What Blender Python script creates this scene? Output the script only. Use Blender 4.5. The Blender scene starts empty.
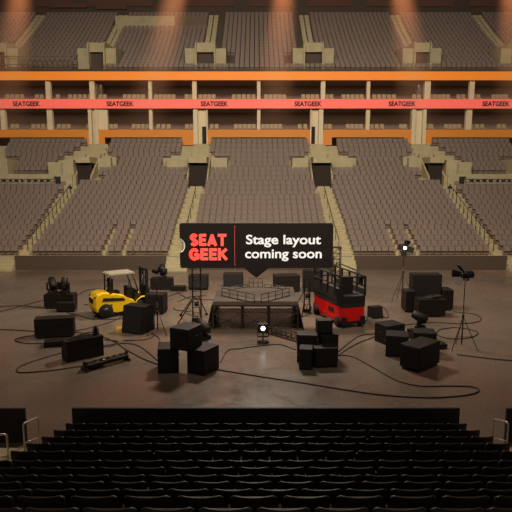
import bpy, math, random
from mathutils import Vector, Matrix
R = math.radians
random.seed(4)
S = bpy.context.scene
COL = S.collection

# ------------------------------------------------------------ camera, world, light, exposure
cam_d = bpy.data.cameras.new('camera'); cam = bpy.data.objects.new('camera', cam_d); COL.objects.link(cam)
cam.location = (0, 0, 7.3); cam.rotation_euler = (R(90 - 8.2), 0, 0)
cam_d.sensor_width = 36; cam_d.lens = 36 * 552 / 512; cam_d.clip_end = 300; cam_d.clip_start = 0.1
S.camera = cam
S.view_settings.view_transform = 'Standard'; S.view_settings.look = 'None'
S.view_settings.gamma = 1; S.view_settings.use_curve_mapping = False
S.view_settings.exposure = 0.0
W = bpy.data.worlds.new('world'); S.world = W; W.use_nodes = True
bg = W.node_tree.nodes['Background']
bg.inputs[0].default_value = (1.0, 0.80, 0.62, 1); bg.inputs[1].default_value = 0.105

def area(name, loc, target, size, power, color=(1, .86, .70)):
    l = bpy.data.lights.new(name, 'AREA'); l.shape = 'RECTANGLE'; l.size = size[0]; l.size_y = size[1]
    l.energy = power; l.color = color
    o = bpy.data.objects.new(name, l); COL.objects.link(o); o.location = loc
    o.rotation_euler = (Vector(target) - Vector(loc)).to_track_quat('-Z', 'Y').to_euler()
    o['kind'] = 'helper'
    return o
area('house_lights_front', (0, 14, 30), (0, 60, 8), (34, 4), 8000).data.spread = R(116)
area('house_lights_upper', (0, 34, 36), (0, 70, 22), (44, 4), 900)
area('stage_rig_light', (0.3, 30.0, 13), (0.3, 27.0, 0), (2.2, 1.4), 2300, (1, .85, .70))
area('house_lights_rear', (0, 26, 26), (0, 14, 0), (26, 3), 90)
for z_ in (14.6, 17.65): area('suite_fill', (0, 65.2, z_), (0, 65.3, 0), (74, .5), 330)  # unseen fill lamps, added to brighten the suite interiors

# ------------------------------------------------------------ materials
def lin(c):
    c = c / 255
    return c / 12.92 if c <= .04045 else ((c + .055) / 1.055) ** 2.4
def rgb(r, g, b): return (lin(r), lin(g), lin(b), 1)
M = {}
def mat(name, col, rough=.6, metal=0, noise=0, scale=8, emit=0, spec=.5, bump=0):
    m = bpy.data.materials.new(name); m.use_nodes = True
    nt = m.node_tree; b = nt.nodes['Principled BSDF']
    b.inputs['Base Color'].default_value = col; b.inputs['Roughness'].default_value = rough
    b.inputs['Metallic'].default_value = metal; b.inputs['Specular IOR Level'].default_value = spec
    if emit:
        b.inputs['Emission Color'].default_value = col; b.inputs['Emission Strength'].default_value = emit
    if noise or bump:
        tc = nt.nodes.new('ShaderNodeTexCoord'); n = nt.nodes.new('ShaderNodeTexNoise')
        n.inputs['Scale'].default_value = scale; n.inputs['Detail'].default_value = 5
        nt.links.new(tc.outputs['Object'], n.inputs['Vector'])
    if noise:
        mx = nt.nodes.new('ShaderNodeMix'); mx.data_type = 'RGBA'
        mx.inputs[6].default_value = tuple(c * (1 - noise) for c in col[:3]) + (1,)
        mx.inputs[7].default_value = tuple(min(1, c * (1 + noise)) for c in col[:3]) + (1,)
        nt.links.new(n.outputs['Fac'], mx.inputs[0]); nt.links.new(mx.outputs[2], b.inputs['Base Color'])
    if bump:
        bp = nt.nodes.new('ShaderNodeBump'); bp.inputs['Strength'].default_value = bump
        nt.links.new(n.outputs['Fac'], bp.inputs['Height']); nt.links.new(bp.outputs[0], b.inputs['Normal'])
    M[name] = m
    return m
mat('seat_fabric', rgb(128, 113, 103), .8, noise=.12, scale=3)
mat('seat_frame', rgb(60, 50, 43), .6)
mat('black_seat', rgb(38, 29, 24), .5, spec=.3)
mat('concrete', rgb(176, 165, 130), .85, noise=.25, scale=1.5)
mat('concrete_dark', rgb(120, 104, 84), .9, noise=.15, scale=1.2)
mat('plaster', rgb(222, 208, 172), .8, noise=.08, scale=2)
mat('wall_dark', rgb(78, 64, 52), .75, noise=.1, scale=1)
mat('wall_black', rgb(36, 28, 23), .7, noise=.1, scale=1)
mat('suite_dark', rgb(128, 106, 90), .9, noise=.1, scale=.6)
mat('void_dark', rgb(48, 38, 31), .95)
mat('maroon', rgb(100, 70, 58), .9)
mat('tan_chair', rgb(176, 156, 122), .7)
mat('led_orange', rgb(226, 126, 34), .6, emit=.46)
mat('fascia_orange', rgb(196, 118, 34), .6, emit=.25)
mat('led_coral', rgb(230, 98, 82), .6, emit=.56)
mat('led_ink', rgb(70, 22, 22), .8)
mat('case_black', rgb(24, 19, 16), .6, noise=.15, scale=20, spec=.35)
mat('grille_black', rgb(26, 21, 18), .8, noise=.3, scale=60)
mat('steel_dark', rgb(52, 44, 38), .45, metal=.5)
mat('rubber', rgb(24, 20, 18), .85)
mat('cable_black', rgb(40, 31, 26), .7)
mat('truss', rgb(70, 60, 52), .45, metal=.4)
mat('deck', rgb(66, 57, 50), .7, noise=.15, scale=4)
mat('yellow', rgb(255, 205, 14), .42, noise=.04, scale=3)
mat('red', rgb(232, 18, 14), .45, noise=.04, scale=3)
mat('cream_metal', rgb(160, 150, 130), .5)
mat('chrome', rgb(214, 204, 186), .3, metal=.6)
mat('sign_black', rgb(40, 31, 30), .7)
mat('sign_coral', rgb(252, 98, 84), .6, emit=.75)
mat('sign_white', rgb(244, 242, 238), .6, emit=.75)
mat('lens', (1, .97, .9, 1), .3, emit=5)
mat('glass_dark', rgb(30, 28, 28), .1, spec=.6)
mat('green_light', rgb(40, 200, 130), .5, emit=.5)
mat('red_light', rgb(200, 50, 50), .5, emit=.5)
mat('yellow_tan', rgb(170, 128, 66), .4, noise=.3, scale=6)

def floor_mat():
    m = bpy.data.materials.new('polished_concrete'); m.use_nodes = True; nt = m.node_tree
    b = nt.nodes['Principled BSDF']; tc = nt.nodes.new('ShaderNodeTexCoord')
    def noise(scale, detail, rough=.6, dist=0):
        n = nt.nodes.new('ShaderNodeTexNoise'); n.inputs['Scale'].default_value = scale
        n.inputs['Detail'].default_value = detail; n.inputs['Roughness'].default_value = rough
        n.inputs['Distortion'].default_value = dist
        nt.links.new(tc.outputs['Object'], n.inputs['Vector']); return n
    def ramp(n, a, ca, b_, cb):
        r = nt.nodes.new('ShaderNodeValToRGB'); e = r.color_ramp.elements
        e[0].position = a; e[0].color = ca; e[1].position = b_; e[1].color = cb
        nt.links.new(n.outputs['Fac'], r.inputs[0]); return r
    def mix(f, a, b2, mode='MIX'):
        x = nt.nodes.new('ShaderNodeMix'); x.data_type = 'RGBA'; x.blend_type = mode
        if isinstance(f, float): x.inputs[0].default_value = f
        else: nt.links.new(f, x.inputs[0])
        for i, v in ((6, a), (7, b2)):
            if isinstance(v, tuple): x.inputs[i].default_value = v
            else: nt.links.new(v, x.inputs[i])
        return x.outputs[2]
    base = ramp(noise(.22, 6, .6, .6), .3, rgb(90, 80, 70), .7, rgb(118, 105, 92)).outputs[0]
    red = ramp(noise(.17, 3, .5, 1.5), .54, (0, 0, 0, 1), .72, (1, 1, 1, 1)).outputs[0]
    c = mix(red, base, rgb(118, 92, 80))
    sc = ramp(noise(.7, 7, .72, 1.2), .60, (0, 0, 0, 1), .70, (.38, .38, .38, 1)).outputs[0]
    c = mix(sc, c, rgb(150, 134, 114))
    fine = ramp(noise(5, 8, .7), .3, (.86, .86, .86, 1), .7, (1.08, 1.08, 1.08, 1)).outputs[0]
    c = mix(1.0, c, fine, 'MULTIPLY')
    nt.links.new(c, b.inputs['Base Color'])
    rr = ramp(noise(.6, 6, .7, 1), .3, (.20, .20, .20, 1), .7, (.42, .42, .42, 1)).outputs[0]
    nt.links.new(rr, b.inputs['Roughness'])
    b.inputs['Specular IOR Level'].default_value = .4
    bp = nt.nodes.new('ShaderNodeBump'); bp.inputs['Strength'].default_value = .04
    nt.links.new(noise(14, 4).outputs['Fac'], bp.inputs['Height']); nt.links.new(bp.outputs[0], b.inputs['Normal'])
    M['floor'] = m
floor_mat()

# ------------------------------------------------------------ mesh helper
class MB:
    def __init__(s): s.v = []; s.f = []; s.sm = []
    def _add(s, vs, fs, smooth=False):
        n = len(s.v); s.v += [tuple(p) for p in vs]
        s.f += [tuple(n + i for i in f) for f in fs]; s.sm += [smooth] * len(fs); return s
    def box(s, x0, x1, y0, y1, z0, z1, rz=0, c=None, rx=0):
        vs = [Vector((x, y, z)) for x in (x0, x1) for y in (y0, y1) for z in (z0, z1)]
        if rz or rx:
            c = Vector(c or ((x0 + x1) / 2, (y0 + y1) / 2, (z0 + z1) / 2))
            mt = Matrix.Rotation(rz, 3, 'Z') @ Matrix.Rotation(rx, 3, 'X')
            vs = [mt @ (p - c) + c for p in vs]
        return s._add(vs, [(0, 1, 3, 2), (4, 6, 7, 5), (0, 4, 5, 1), (2, 3, 7, 6), (0, 2, 6, 4), (1, 5, 7, 3)])
    def hexa(s, vs):
        return s._add(vs, [(0, 1, 3, 2), (4, 6, 7, 5), (0, 4, 5, 1), (2, 3, 7, 6), (0, 2, 6, 4), (1, 5, 7, 3)])
    def prism(s, prof, y0, y1, axis='Y'):
        # profile in (x,z) pushed along y (or (y,z) along x, (x,y) along z)
        n = len(prof)
        def P(a, b, t): return {'Y': (a, t, b), 'X': (t, a, b), 'Z': (a, b, t)}[axis]
        vs = [P(a, b, y0) for a, b in prof] + [P(a, b, y1) for a, b in prof]
        fs = [tuple(range(n)), tuple(range(2 * n - 1, n - 1, -1))] + [(i, i + n, (i + 1) % n + n, (i + 1) % n) for i in range(n)]
        return s._add(vs, fs)
    def tube(s, pts, r, n=8, closed=False, rs=None):
        pts = [Vector(p) for p in pts]; m = len(pts); vs = []; fs = []
        up = Vector((0, 0, 1)); u = None
        for i, p in enumerate(pts):
            if closed: t = pts[(i + 1) % m] - pts[i - 1]
            else: t = pts[min(i + 1, m - 1)] - pts[max(i - 1, 0)]
            t.normalize()
            if u is None:
                a = up if abs(t.z) < .9 else Vector((1, 0, 0)); u = t.cross(a).normalized()
            else:
                u = (u - t * u.dot(t)).normalized()
            w = t.cross(u); rr = rs[i] if rs else r
            for k in range(n):
                a = 2 * math.pi * k / n; vs.append(p + (u * math.cos(a) + w * math.sin(a)) * rr)
        for i in range(m if closed else m - 1):
            j = (i + 1) % m
            for k in range(n): fs.append((i * n + k, i * n + (k + 1) % n, j * n + (k + 1) % n, j * n + k))
        if not closed: fs += [tuple(range(n - 1, -1, -1)), tuple((m - 1) * n + k for k in range(n))]
        return s._add(vs, fs, n > 4)
    def bar(s, p, q, r, n=6): return s.tube([p, q], r, n)
    def ball(s, c, r, nu=14, nv=8, sz=(1, 1, 1)):
        vs = []; fs = []
        for j in range(nv + 1):
            a = math.pi * j / nv
            for i in range(nu):
                b = 2 * math.pi * i / nu
                vs.append((c[0] + r * sz[0] * math.sin(a) * math.cos(b), c[1] + r * sz[1] * math.sin(a) * math.sin(b), c[2] + r * sz[2] * math.cos(a)))
        for j in range(nv):
            for i in range(nu): fs.append((j * nu + i, (j + 1) * nu + i, (j + 1) * nu + (i + 1) % nu, j * nu + (i + 1) % nu))
        return s._add(vs, fs, True)
    def xf(s, mt):
        s.v = [tuple(mt @ Vector(p)) for p in s.v]; return s
    def build(s, name, m, parent=None, bev=0, seg=2):
        me = bpy.data.meshes.new(name); me.from_pydata(s.v, [], s.f); me.update()
        me.polygons.foreach_set('use_smooth', s.sm)
        me.materials.append(M[m] if isinstance(m, str) else m)
        o = bpy.data.objects.new(name, me); COL.objects.link(o)
        if parent: o.parent = parent
        if bev:
            b = o.modifiers.new('bevel', 'BEVEL'); b.width = bev; b.segments = seg; b.limit_method = 'ANGLE'
        return o
def tag(o, label=None, cat=None, group=None, kind=None):
    if label: o['label'] = label
    if cat: o['category'] = cat
    if group: o['group'] = group
    if kind: o['kind'] = kind
    return o
def empty(name, loc, rz=0):
    o = bpy.data.objects.new(name, None); COL.objects.link(o); o.location = loc; o.rotation_euler = (0, 0, rz)
    o.empty_display_size = .2; return o
def kids(o): return [c for c in COL.objects if c.parent == o]
def copy_tree(o, parent=None, tree=None):
    c = o.copy(); COL.objects.link(c)
    if parent: c.parent = parent
    for ch in (tree or {}).get(o, []): copy_tree(ch, c, tree)
    return c
def tree_of(o):
    t = {}
    def go(x):
        t[x] = kids(x)
        for y in t[x]: go(y)
    go(o); return t
def struct(name, mb, m, bev=0): return tag(mb.build(name, m, None, bev), kind='structure')
WORDS = 'first second third fourth fifth sixth seventh eighth ninth tenth eleventh twelfth thirteenth fourteenth fifteenth sixteenth seventeenth eighteenth nineteenth twentieth'.split()
TENS = {2: 'twenty', 3: 'thirty', 4: 'forty', 5: 'fifty', 6: 'sixty', 7: 'seventy', 8: 'eighty', 9: 'ninety'}
def nth(i):  # 1-based
    if i <= 20: return WORDS[i - 1]
    if i % 10 == 0: return TENS[i // 10][:-1] + 'ieth'
    return TENS[i // 10] + '-' + WORDS[i % 10 - 1]
def text(name, string, m, cx, z, y, w, h, parent, off=0.0, ext=.01, spacing=1):
    c = bpy.data.curves.new(name, 'FONT'); c.body = string; c.align_x = 'CENTER'; c.extrude = ext; c.offset = off
    c.size = 1; c.space_character = spacing; c.materials.append(M[m])
    o = bpy.data.objects.new(name, c); COL.objects.link(o)
    bpy.context.view_layer.update()
    me = bpy.data.meshes.new_from_object(o.evaluated_get(bpy.context.evaluated_depsgraph_get()))
    bpy.data.objects.remove(o); o = bpy.data.objects.new(name, me); COL.objects.link(o)
    bb = o.bound_box; x0 = min(p[0] for p in bb); x1 = max(p[0] for p in bb)
    cap = .72
    sx = w / (x1 - x0); sy = h / cap
    o.scale = (sx, sy, 1); o.rotation_euler = (R(90), 0, 0)
    o.location = (cx - sx * (x0 + x1) / 2, y, z)
    if parent: o.parent = parent
    return o
def depth(Y, z): return Y * math.cos(R(8.2)) + (7.3 - z) * math.sin(R(8.2))

def strokes(name, word, m, cx, z, y, w, h, parent, gap=.07, sw=.25, ext=.02):
    # heavy block lettering: every letter drawn with wide flat strokes in a unit box
    arcp = lambda cx, cy, rx, ry, a0, a1, n=10: [(cx + rx * math.cos(R(a0 + (a1 - a0) * i / n)), cy + ry * math.sin(R(a0 + (a1 - a0) * i / n))) for i in range(n + 1)]
    e = sw / 2
    G = {'E': (.62, [[(e, e), (e, 1 - e)], [(e, e), (.62 - e / 2, e)], [(e, .5), (.58 - e / 2, .5)], [(e, 1 - e), (.62 - e / 2, 1 - e)]]),
         'T': (.72, [[(0 + e / 2, 1 - e), (.72 - e / 2, 1 - e)], [(.36, 0 + e / 2), (.36, 1 - e)]]),
         'A': (.84, [[(e, e * .6), (.42, 1 - e)], [(.84 - e, e * .6), (.42, 1 - e)], [(.24, .27), (.60, .27)]]),
         'K': (.78, [[(e, e / 2), (e, 1 - e / 2)], [(e, .42), (.78 - e * 1.1, 1 - e * .8)], [(.30, .52), (.78 - e, e * .8)]]),
         'S': (.68, [arcp(.34, .715, .215, .165, 35, 270) + arcp(.34, .285, .215, .165, 90, -145)]),
         'G': (.80, [arcp(.42, .5, .295, .375, 42, 345, 16) + [(.68, .46)], [(.68, .14), (.68, .50)], [(.46, .47), (.68, .47)]])}
    tot = sum(G[c][0] for c in word) + gap * (len(word) - 1); k = w / tot; x0 = cx - w / 2; o = MB()
    for c in word:
        gw, ss = G[c]
        for sl_ in ss:
            P_ = [(x0 + a * k, z + b * h) for a, b in sl_]; hw = sw * min(k, h) / 2 * 1.02
            for i, (p, q) in enumerate(zip(P_, P_[1:])):
                d = Vector((q[0] - p[0], q[1] - p[1])); L = d.length
                if L < 1e-6: continue
                d /= L; n = Vector((-d.y, d.x)) * hw; ex = d * (hw * .55)
                A, B = Vector(p) - ex, Vector(q) + ex
                o.prism([tuple(A - n), tuple(B - n), tuple(B + n), tuple(A + n)], y, y + ext)
        x0 += (gw + gap) * k
    return o.build(name, m, parent)
AX = .38      # the arena's long axis in x
NAX = .27     # middle of the near seating block

# ============================================================ STRUCTURE
struct('floor', MB().box(-45, 45, 12.0, 43.1, -.1, 0), 'floor')

struct('floor_patch', MB().box(-6.75, -6.25, 25.3, 26.5, 0, .004, R(12)), 'yellow_tan')  # thin flat patch of mottled yellow-tan on the floor
# ---- far lower bowl terrace
NR, TR, D0 = 23, .8, 43.8
def zk(k): return 1.0 + .336 * k + .00445 * k * k
VOM = [(5.2, 7.0), (16.6, 18.0)]
cut = sorted([(AX + s * a, AX + s * b) if s > 0 else (AX - b, AX - a) for a, b in VOM for s in (1, -1)])
def minus(lo, hi, cuts):
    out = []; x = lo
    for a, b in cuts:
        out.append((x, a)); x = b
    out.append((x, hi)); return out
t = MB()
for k in range(NR):
    segs = minus(-36, 36, cut) if 14 <= k <= 17 else [(-36, 36)]
    for a, b in segs: t.box(a, b, D0 + TR * k - .35, D0 + TR * (k + 1) - .35, zk(k) - .75, zk(k))
t.box(-36, 36, D0 + TR * NR - .35, 64.6, 10.0, 10.62)
struct('seating_tier_lower', t, 'concrete')

# ---- front wall of the far bowl (gaps at the aisles)
w = MB()
for a, b in ((-19.35 + AX, -7.45 + AX), (-5.75 + AX, 5.75 + AX), (7.38 + AX, 19.35 + AX)): w.box(a, b, 42.9, 43.1, 0, 1.12)
for a, b in ((-36, -20.6), (21.2, 36)): w.box(a, b, 42.9, 43.1, 0, 1.12)
struct('wall_back', w, 'wall_dark')
st = MB()
for s in (1, -1):
    for c, wd in ((6.6, .85), (19.95, .62)):
        for j in range(4):
            st.box(AX + s * c - wd, AX + s * c + wd, 42.25 + .28 * j, 43.6, 0 + .25 * j, .25 * (j + 1))
struct('stair_block_far', st, 'concrete')
rz = MB()
for a, b in ((-19.35 + AX, -7.45 + AX), (-5.75 + AX, 5.75 + AX), (7.38 + AX, 19.35 + AX), (-36, -20.6), (21.2, 36)): rz.box(a, b, 43.1, 43.5, 0, .98)
struct('tier_edge', rz, 'wall_dark')

# ---- vomitories in the lower bowl
vd = 0
for s in (1, -1):
    for (a, b) in VOM:
        vd += 1
        x0, x1 = sorted((AX + s * a, AX + s * b))
        struct('door_%d' % vd, MB().box(x0 + .02, x1 - .02, 55.1, 55.3, 5.2, 8.6), 'void_dark')  # dark panel across the opening; its colour stands in for unlit depth
        m = MB(); m.box(x0, x1, 54.6, 58.2, 8.62, 9.2); struct('lintel', m, 'concrete')
        m = MB(); m.box(x0, x1, 54.6, 57.3, 5.2, 6.25); struct('vomitory_floor', m, 'concrete_dark')
        for xs, sg in ((x0, -1), (x1, 1)):
            q = MB()
            wall_x = sorted((xs, xs + sg * .16))
            prof = [(54.5, 5.4), (58.3, 7.4), (58.3, 9.7), (54.5, 7.3)]
            q.prism(prof, wall_x[0], wall_x[1], 'X')
            struct('parapet', q, 'concrete')
# concrete mass beside the outer vomitories and the corner walkways
for s in (1, -1):
    m = MB()
    x0, x1 = sorted((AX + s * 18.18, AX + s * 19.2)); m.box(x0, x1, 54.5, 57.4, 5.2, 8.9)
    struct('vomitory_wall', m, 'concrete')
    m = MB(); x0, x1 = sorted((AX + s * 18.3, AX + s * 36)); m.box(x0, x1, 54.25, 54.6, 4.8, 7.55)
    struct('walkway_wall', m, 'concrete')
    rl = empty('slotted_railing', (AX + s * 19.6, 54.2, 6.55))
    m = MB(); n = 18
    for i in range(n): m.box(s * (1.0 + i * .62) - .19, s * (1.0 + i * .62) + .19, -.02, .045, .25, .47)
    m.build('slot', 'void_dark', rl)
    m = MB(); m.bar((s * .3, -.12, .55), (s * 14, -.12, .55), .035); m.bar((s * .3, -.12, .05), (s * 14, -.12, .05), .035)
    m.build('rail', 'cream_metal', rl)
    for i in range(6): MB().bar((s * (.3 + i * 1.5), -.12, -.75), (s * (.3 + i * 1.5), -.12, .55), .03).build('post', 'cream_metal', rl)
    m = MB(); m.box(s * .1 - .3, s * .1 + .3, -.1, .05, .1, .75); m.build('gate_box', 'wall_black', rl)
    tag(rl, 'pale slotted railing along the walkway at the %s corner of the lower bowl' % ('right' if s > 0 else 'left'), 'railing')
# raised concrete platforms beside the openings
PL = [(3.3, 4.95, 56.7, 58.6, 6.7, 9.15), (7.3, 9.4, 56.7, 58.6, 6.7, 9.15), (15.1, 16.4, 56.7, 58.6, 6.7, 9.15), (15.6, 16.4, 54.9, 55.6, 5.9, 7.1),
      (18.9, 20.9, 55.2, 58.6, 6.2, 8.7), (25.0, 28.0, 55.4, 58.6, 6.2, 9.0), (9.4, 9.9, 57.4, 58.6, 6.7, 9.15), (14.7, 15.1, 57.4, 58.6, 6.7, 9.3)]
for s in (1, -1):
    for a, b, y0, y1, z0, z1 in PL:
        x0, x1 = sorted((AX + s * a, AX + s * b)); struct('platform_block', MB().box(x0, x1, y0, y1, z0, z1), 'concrete')

# ---- suite levels
struct('wall_suite', MB().box(-38, 38, 67.0, 67.3, 10.5, 18.5), 'suite_dark')
struct('suite_floor', MB().box(-38, 38, 63.25, 67, 11.75, 12.25), 'suite_dark')
struct('suite_floor', MB().box(-38, 38, 62.75, 67, 14.75, 15.5), 'suite_dark')
struct('suite_ceiling', MB().box(-38, 38, 62.75, 67, 17.75, 18.5), 'suite_dark')
PXL = lambda px: (px - 256) * .1101
PORT = [(87.5, 97.5, 83), (193, 207.5, 187), (310.5, 323.5, 318), (412.5, 427, 0)]
gaps = [(PXL(a), PXL(b)) for a, b, _ in PORT]
# lower orange fascia, broken by portals, with returns that drop beside each portal
fa = [( -38, gaps[0][0])] + [(gaps[i][1], gaps[i + 1][0]) for i in range(3)] + [(gaps[3][1], 38)]
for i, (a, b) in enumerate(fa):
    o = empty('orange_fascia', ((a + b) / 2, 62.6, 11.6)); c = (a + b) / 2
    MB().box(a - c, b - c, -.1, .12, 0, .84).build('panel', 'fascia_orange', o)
    r = MB()
    rl_, rr_ = [(0, .5), (.65, 1.3), (.45, .45), (1.0, .8), (.7, 0)][i]
    if a > -37: MB().box(a - c, a - c + rl_, -.1, .12, -.85, 0).build('return_panel', 'fascia_orange', o)
    if b < 37: MB().box(b - c - rr_, b - c, -.1, .12, -.85, 0).build('return_panel', 'fascia_orange', o)
    tag(o, ['orange fascia board above the far left corner seats', 'orange fascia board above the seats left of centre', 'orange fascia board above the centre seats, behind the hanging sign',
            'orange fascia board above the seats right of centre', 'orange fascia board above the far right corner seats'][i], 'fascia board')
# the upper orange ribbon board
o = empty('ribbon_board', (0, 62.55, 17.74)); MB().box(-38, 38, -.1, .15, 0, .9).build('display', 'led_orange', o)
MB().box(-38, 38, -.13, .15, .9, .98).build('cap', 'wall_dark', o)
tag(o, 'plain bright orange ribbon board running under the upper deck', 'ribbon board')
o = empty('ribbon_board', (0, 62.5, 14.72)); MB().box(-38, 38, -.1, .15, 0, .98).build('display', 'led_coral', o)
for px in (27, 120.5, 214.5, 308, 402, 495.5):
    text('lettering', 'SEATGEEK', 'led_ink', PXL(px), .24, -.125, 3.0, .50, o, off=.035, ext=.008)
tag(o, 'coral ribbon board repeating the word SEATGEEK between the two suite levels', 'ribbon board')
# pillars
def pillar(px0, px1, z0, z1, y0=62.85, y1=63.4):
    struct('pillar', MB().box(PXL(px0), PXL(px1), y0, y1, z0, z1), 'plaster', .04)
for a, b in ((45, 50), (89, 94), (148, 151.5), (192, 196.5), (257, 260.5), (321, 325.5), (367, 370.5), (425, 431), (470, 475)): pillar(a, b, 15.5, 17.75)
for a, b in ((-2, 3), (45, 50.5), (148, 151.5), (257, 260.5), (367, 371), (468, 474)): pillar(a, b, 12.25, 14.75)
struct('wall_suite_partition', MB().box(PXL(94), PXL(95), 63.5, 67, 15.5, 17.75).box(PXL(425), PXL(426), 63.5, 67, 15.5, 17.75), 'suite_dark')
# portals: pale side walls and back wall with a dark door
for i, (a, b, dx) in enumerate(PORT):
    xa, xb = PXL(a), PXL(b); m = MB()
    cx = (xa + xb) / 2; sg = 1 if cx > 0 else -1
    wa, wb = [(.38, .38), (.5, .14), (.14, .5), (.38, .38)][i]
    m.box(xa, xa + wa, 62.45, 63.4, 10.5, 14.6); m.box(xb - wb, xb, 62.45, 63.4, 10.5, 14.6)
    m.box(xa, xb, 63.0, 63.2, 10.5, 14.6)
    if i in (0, 3):   # broad turned wing beside the corner portals
        if i == 0: m.hexa([(xb - .1, 62.7, 12.2), (xb - .1, 62.7, 14.6), (xb - .1, 63.2, 12.2), (xb - .1, 63.2, 14.6), (xb + 1.0, 62.7, 12.2), (xb + 1.0, 62.7, 14.6), (xb + 1.0, 63.2, 12.2), (xb + 1.0, 63.2, 14.6)])
    struct('portal_wall', m, 'plaster', .03)
    if i in (1, 2):
        px = 203.5 if i == 1 else 313.8
        struct('door_%d' % (i + 4), MB().box(PXL(px) - .22, PXL(px) + .22, 62.92, 62.99, 10.6, 12.8), 'void_dark')

# ---- upper deck
NU, TU, DU = 18, .82, 63.5
def zu(k): return 18.85 + .47 * k + .0045 * k * k
UV = [(5.05, 6.95), (17.3, 18.9), (28.2, 30.0)]
ucut = sorted([(AX + s * a, AX + s * b) if s > 0 else (AX - b, AX - a) for a, b in UV for s in (1, -1)])
t = MB()
for k in range(NU):
    for a, b in (minus(-46, 46, ucut) if k <= 4 else [(-46, 46)]):
        t.box(a, b, DU + TU * k - .3, DU + TU * (k + 1) - .3, zu(k) - .9, zu(k))
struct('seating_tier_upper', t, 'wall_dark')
ust = MB()
for s in (1, -1):
    for a, b in UV:
        m_ = (a + b) / 2
        for k in range(5, NU):
            for q in (-.34, .34):
                for j in (0, 1):
                    ust.box(AX + s * m_ + q - .27, AX + s * m_ + q + .27, DU + TU * k - .3 + .41 * j, DU + TU * (k + 1) - .3, zu(k), zu(k) + .24 * (j + 1))
        x0, x1 = sorted((AX + s * a, AX + s * b)); vd += 1
        struct('door_%d' % (vd + 4), MB().box(x0 + .02, x1 - .02, 64.5, 64.6, 18.2, 21.0), 'wall_dark')  # dark panel in place of the shade inside the upper opening
        struct('lintel', MB().box(x0 - .15, x1 + .15, 64.0, 68.0, 21.0, 22.0), 'concrete')
        pz = MB()
        for sg, xx in ((-1, x0), (1, x1)):
            q = sorted((xx, xx + sg * .18)); pz.prism([(63.6, 18.2), (68.0, 18.8), (68.0, 22.3), (64, 22.1), (63.6, 21.7)], q[0], q[1], 'X')
        struct('parapet', pz, 'concrete')
        pz = MB()
        for sg, xx in ((-1, x0 - .18), (1, x1 + .18)):
            q = sorted((xx, xx + sg * 1.15)); pz.prism([(64.0, 18.4), (67.2, 18.8), (67.2, 22.0), (64.0, 21.4)], q[0], q[1], 'X')
        struct('platform_block', pz, 'concrete')
struct('stair_aisle_upper', ust, 'concrete')
struct('tier_front_wall', MB().box(-46, 46, 62.75, 63.2, 18.5, 18.95), 'wall_dark')
struct('wall_top', MB().box(-46, 46, 79.4, 79.7, 27, 42), 'wall_dark')
struct('trim_1', MB().box(-18.0, -10.4, 74.2, 74.4, 25.4, 27.6), 'concrete')
struct('trim_2', MB().box(-10.4, -6.3, 74.25, 74.4, 25.8, 27.5), 'concrete_dark')
struct('trim_3', MB().box(-21.8, -17.6, 79.0, 79.3, 29.8, 30.55), 'maroon')
struct('trim_4', MB().box(-28.2, -23.0, 79.0, 79.3, 30.0, 30.6), 'maroon')
for x0, x1 in ((-30, -25), (-23, -14), (-10, -3), (-1, 5), (7, 13), (15, 20), (22, 27), (29, 34)):
    struct('wall_panel', MB().box(x0, x1, 79.2, 79.4, 30.2, 34), 'maroon')
struct('ceiling', MB().box(-46, 46, 20, 79.7, 42, 42.3), 'wall_black')
# camera platform railing in the left of the upper deck
o = empty('platform_railing', (-24.0, 63.3, 18.95)); m = MB()
for z in (.15, .55, 1.45): m.bar((-4.2, 0, z), (3.6, 0, z), .05)
m.build('rail', 'concrete_dark', o)
for i in range(9): MB().bar((-4.2 + i * .975, 0, 0), (-4.2 + i * .975, 0, 1.45), .045).build('post', 'concrete_dark', o)
tag(o, 'grey-brown platform railing at the front of the upper deck, upper left', 'railing')

# ============================================================ FAR SEATS
def far_seat_mb(m, x, y, z, w=.515, h=.88):
    m.box(x - w / 2, x + w / 2, y + .18, y + .26, z + .14, z + h, 0)
    m.hexa([(x - w / 2 + .02, y - .02, z + .40), (x - w / 2 + .02, y + .04, z + .72), (x - w / 2 + .02, y + .16, z + .34), (x - w / 2 + .02, y + .16, z + .72),
            (x + w / 2 - .02, y - .02, z + .40), (x + w / 2 - .02, y + .04, z + .72), (x + w / 2 - .02, y + .16, z + .34), (x + w / 2 - .02, y + .16, z + .72)])
    m.box(x - .04, x + .04, y + .15, y + .24, z, z + .36)
def rows_lower(k):
    D = D0 + TR * k
    if k <= 13:
        f = (D - 43.8) / 10.7
        L = lambda a, b: a + (b - a) * f
        iv = [('centre', -L(5.75, 5.5), L(5.75, 5.5))]
        B0, B1, C0 = L(7.4, 6.9), L(18.5, 17.6), L(19.5, 18.85)
        if k <= 4: side = [(B0, 10.8), (11.04, 12.4), (12.64, B1)]
        else: side = [(B0, B1)]
        side.append((C0, 34))
    elif k <= 16:
        iv = [('centre', -5.0, 5.0)]; side = [(7.25, 16.3 if k > 14 else 15.5)]
        if k >= 16: side.append((21.0, 25.0))
    elif k <= 18:
        iv = [('centre', -3.25, 3.25)]; side = [(9.95, 14.65), (21.0, 24.95)]
    elif k <= 19:
        iv = [('centre', -4.9, 4.9)]; side = [(9.4, 15.5), (20.4, 27.0)]
    else:
        iv = [('centre', -5.3, 5.3)]; side = [(8.35, 16.3), (18.9 + (22 - k) * .4, 27.3)]
    for a, b in side:
        iv.append(('right', a, b)); iv.append(('left', -b, -a))
    return sorted(iv, key=lambda q: q[1])
PITCH = .56
rowseats = []
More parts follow.
